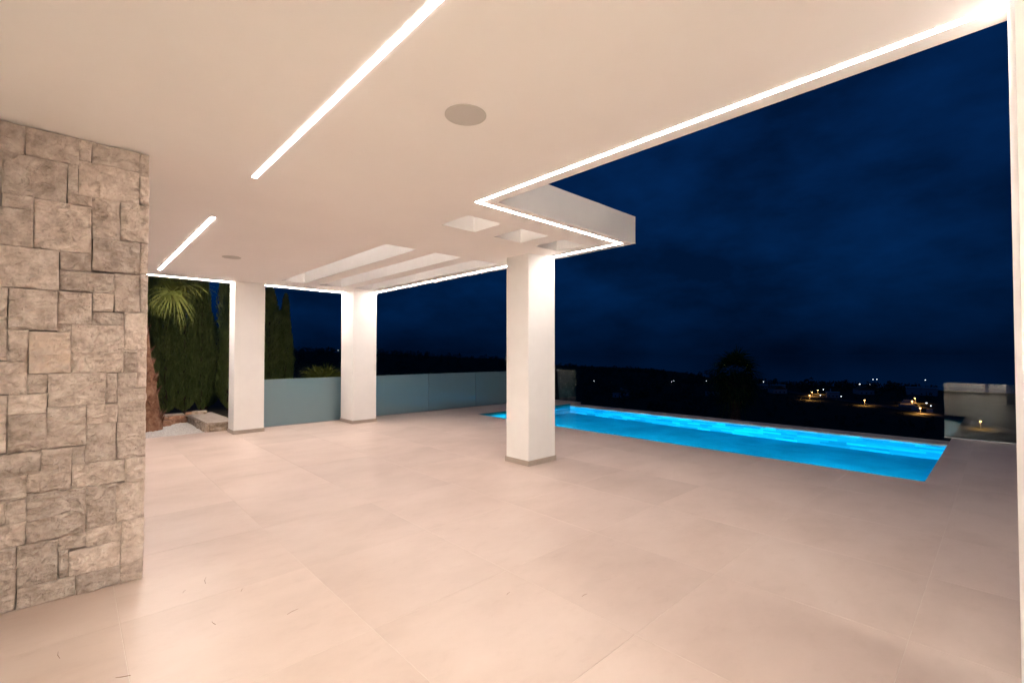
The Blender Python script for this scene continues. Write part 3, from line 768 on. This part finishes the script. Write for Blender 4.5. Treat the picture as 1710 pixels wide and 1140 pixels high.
# roads in the valley
def road(name, pts, wdt, lift):
    vs = []; fs = []; P = []
    for a, b_ in zip(pts, pts[1:]):
        for k in range(6): P.append((a[0]+(b_[0]-a[0])*k/6, a[1]+(b_[1]-a[1])*k/6))
    P.append(pts[-1])
    for k, p in enumerate(P):
        q0, q1 = P[max(k-1, 0)], P[min(k+1, len(P)-1)]; d = Vector((q1[0]-q0[0], q1[1]-q0[1])).normalized(); n = Vector((-d.y, d.x))
        for s_ in (-1, 1):
            x, y = p[0]+n.x*s_*wdt/2, p[1]+n.y*s_*wdt/2; vs.append((x, y, max(ground(x, y), ground(*p))+lift))
    for k in range(len(P)-1): fs.append((2*k, 2*k+1, 2*k+3, 2*k+2))
    tag(link(name, mesh(name, vs, fs), M['asphalt']), kind='structure')
road('road', ROAD, 13, .5)
road('side_road', SIDE, 10, .45)

# street lamps
def lamp(x, y, h, m, power, colr, label, group, rad=.6, zb=None):
    z0 = ground(x, y) if zb is None else zb
    t = empty('street_lamp', (x, y, z0))
    MB().lathe([(.16, -.3), (.12, .6), (.08, h)], 8).build('post', M['metal'], t)
    MB().tube([(0, 0, h-.05), (-.5, 0, h+.18), (-1.0, 0, h+.15)], .06, 6).build('arm', M['metal'], t)
    MB().lathe([(.05, h-.40), (rad, h-.12), (rad*.9, h+.16), (.05, h+.3)], 10, (-1.0, 0, 0)).build('lamp_head', m, t)
    if power:
        ld = bpy.data.lights.new('lamp_light', 'SPOT'); ld.energy = power; ld.color = colr; ld.shadow_soft_size = .3; ld.spot_size = R(165); ld.spot_blend = .5
        lo = bpy.data.objects.new('lamp_light', ld); COL.objects.link(lo); lo.parent = t; lo.location = (-1.0, 0, h-.6)
    tag(t, label, 'street lamp', group)
OC = (1.0, .48, .13); GO = 'orange lit street lamps in the valley'; GW = 'white lights in the valley'
ZH = -42.25
for x, y, p, lab in [
    (567, 59, 14000, 'tall orange street lamp beside the lit stepped street'),
    (607, 61, 12000, 'orange street lamp at the upper end of the stepped street'),
    (499, 47, 14000, 'orange street lamp by the pale gate walls near the glass railing'),
    (565, 141, 8000, 'orange street lamp at the left end of the lit bend'),
    (615, 151, 8000, 'orange street lamp in the middle of the lit bend'),
    (656, 155, 9000, 'highest orange street lamp of the lit bend, left of the pale house'),
    (545, 91, 8000, 'lone orange street lamp on the road between the bend and the stepped street'),
    (430, 11, 8000, 'orange street lamp seen through the right glass railing')]:
    lamp(x, y, max(3, ZH-ground(x, y)), M['sodium'], p, OC, lab, GO)
for x, y, lab, rad in [
    (577, 134, 'small white lamp right of the orange lit bend', .45), (672, 153, 'small white lamp above the orange lit bend', .45),
    (578, 116, 'faint white lamp on the dark road right of the pale house', .34), (830, 144, 'brightest white lamp on the right skyline', 1.1),
    (832, 133, 'white lamp just right of the brightest skyline lamp', .7), (555, 48, 'white lamp right of the stepped street', .62),
    (529, 43, 'faint white lamp low beside the right glass railing', .3), (706, 392, 'brightest white lamp left of the dark palm', 1.1),
    (685, 359, 'lower lamp of the close white pair left of the palm', .6), (710, 368, 'upper lamp of the close white pair left of the palm', .55),
    (742, 329, 'white lamp second from the palm on its left', .7), (747, 318, 'white lamp touching the left side of the palm', .8),
    (609, 452, 'faint white lamp above the left end of the pool', .26), (554, 385, 'faint lamp low above the left end of the pool', .26),
    (790, 260, 'small white lamp just right of the palm', .45)]:
    lamp(x, y, max(3, ZH-ground(x, y)), M['whitelamp'], 0, None, lab, GW, rad)
for az, r, sl, lab in ((81.2, 825, -.0432, 'left faint lamp of a pair on the right skyline'), (81.5, 825, -.0428, 'right faint lamp of a pair on the right skyline'), (85.0, 825, -.0418, 'white lamp high on the skyline above the right glass railing'), (52.0, 1100, -.0313, 'tiny lamp on the wooded ridge above the pool corner'), (22.9, 1100, .0068, 'tiny lamp on the far left wooded ridge')):
    x, y = r*math.sin(R(az)), r*math.cos(R(az)); z0 = ground(x, y)
    lamp(x, y, max(3, 1.5+sl*r-z0), M['whitelamp'], 0, None, lab, GW, .5, z0)

# valley houses
def house(x, y, rz, a, b_, h, label, gable=True):
    z0 = ground(x, y)-.5; t = empty('valley_house', (x, y, z0)); t.rotation_euler.z = rz
    MB().box(-a, -b_, 0, a, b_, h).build('wall', M['housewall'], t)
    rf = MB(); e = .5
    if gable:
        rf.v = [(-a-e, -b_-e, h), (a+e, -b_-e, h), (a+e, b_+e, h), (-a-e, b_+e, h), (-a-e, 0, h+b_*.5), (a+e, 0, h+b_*.5)]
        rf.f = [(0, 1, 5, 4), (2, 3, 4, 5), (0, 4, 3), (1, 2, 5), (0, 3, 2, 1)]
    else: rf.box(-a-e, -b_-e, h+.01, a+e, b_+e, h+.5)
    r_ = rf.build('roof', M['rooftile'] if gable else M['housewall'], t)
    MB().box(a*.4, b_*.2, h+.2, a*.4+.9, b_*.2+.9, h+b_*.5+.9).build('chimney', M['housewall'], r_)
    for sy in (-.6, 0, .6):
        wn_ = MB().box(-a-.08, sy*b_-.6, 1.5, -a-.004, sy*b_+.6, 3.0).build('window', M['frame'], t)
        MB().box(-a-.095, sy*b_-.5, 1.6, -a-.082, sy*b_+.5, 2.9).build('pane', M['darkglass'], wn_)
    for sx in (-.55, .55):
        wn_ = MB().box(sx*a-.6, -b_-.08, 1.5, sx*a+.6, -b_-.004, 3.0).build('window', M['frame'], t)
        MB().box(sx*a-.5, -b_-.095, 1.6, sx*a+.5, -b_-.082, 2.9).build('pane', M['darkglass'], wn_)
    tag(t, label, 'house', 'houses in the dark valley')
house(622, 133, .3, 5, 6, 6, 'pale house lit orange beside the road bend', False)
house(707, 223, .35, 6, 17, 6, 'long low pale house right of the palm', False)
house(548, 234, .2, 9, 8, 6, 'dim house just left of the palm trunk')
house(612, 231, .8, 8, 8, 6, 'dim house just right of the palm trunk')
house(735, 68, .1, 8, 14, 9, 'wide pale house above the stepped street, beside the railing', False)
house(700, 118, .5, 9, 8, 6, 'dark gabled house under the bright skyline lamps')
house(640, 195, .7, 8, 8, 6, 'dark gabled house left of the orange lit bend')
house(450, 296, .3, 9, 8, 6, 'dark house in the valley above the pool left end')

# pale gate walls and stepped walls by the orange lamps
def lowwall(x, y, rz, ln, h, label):
    t = empty('roadside_wall', (x, y, ground(x, y)-.2)); t.rotation_euler.z = rz
    MB().box(-ln/2, -.3, 0, ln/2, .3, h).build('wall', M['housewall'], t)
    MB().box(-ln/2-.1, -.4, h+.002, ln/2+.1, .4, h+.25).build('coping', M['housewall'], t)
    tag(t, label, 'wall', 'walls along the valley road')
lowwall(523, 52.5, -1.45, 5, 4, 'bright gate wall left of the road lamp')
lowwall(518, 43, -1.45, 4, 3, 'bright gate wall right of the road lamp')
for k in range(4):
    lowwall(556+22*k, 61.5+2.2*k, -1.5, 12-1.5*k, 2.2, ('lowest', 'second', 'third', 'topmost')[k]+' terrace wall of the lit stepped street')

# dry needles on the tiles
NEED = [(.66, 3.65, .11, .6, 'longest dry needle on the tiles near the stone wall'), (.95, 2.86, .07, -.5, 'dark dry needle in the middle of a front tile'), (.80, 3.34, .04, .3, 'short dry needle right of the longest one'),
        (-.03, 3.25, .08, .9, 'dry needle at the lower left of the picture'), (.53, 3.57, .035, .2, 'tiny dry needle left of the longest one'), (2.33, 1.81, .05, -.8, 'dry needle on the open tiles in the front middle'),
        (.19, 2.83, .06, 1.9, 'dry needle lying on the joint at the bottom left'), (.59, 3.04, .05, 1.0, 'thin pale needle between two darker ones'), (2.0, 2.15, .035, -.5, 'short needle left of the front middle one')]
for x, y, ln, a, lab in NEED:
    d = Vector((math.cos(a+.76), math.sin(a+.76), 0)); q = Vector((-d.y, d.x, 0))
    t = MB().tube([d*-ln/2+Vector((0, 0, .0022)), q*ln*.06+Vector((0, 0, .003)), d*ln/2+Vector((0, 0, .0022))], [.0009, .0011, .0006], 5).build('dry_needle', M['twig'], None, (x, y, .0006))
    tag(t, lab, 'twig', 'dry needles on the floor')
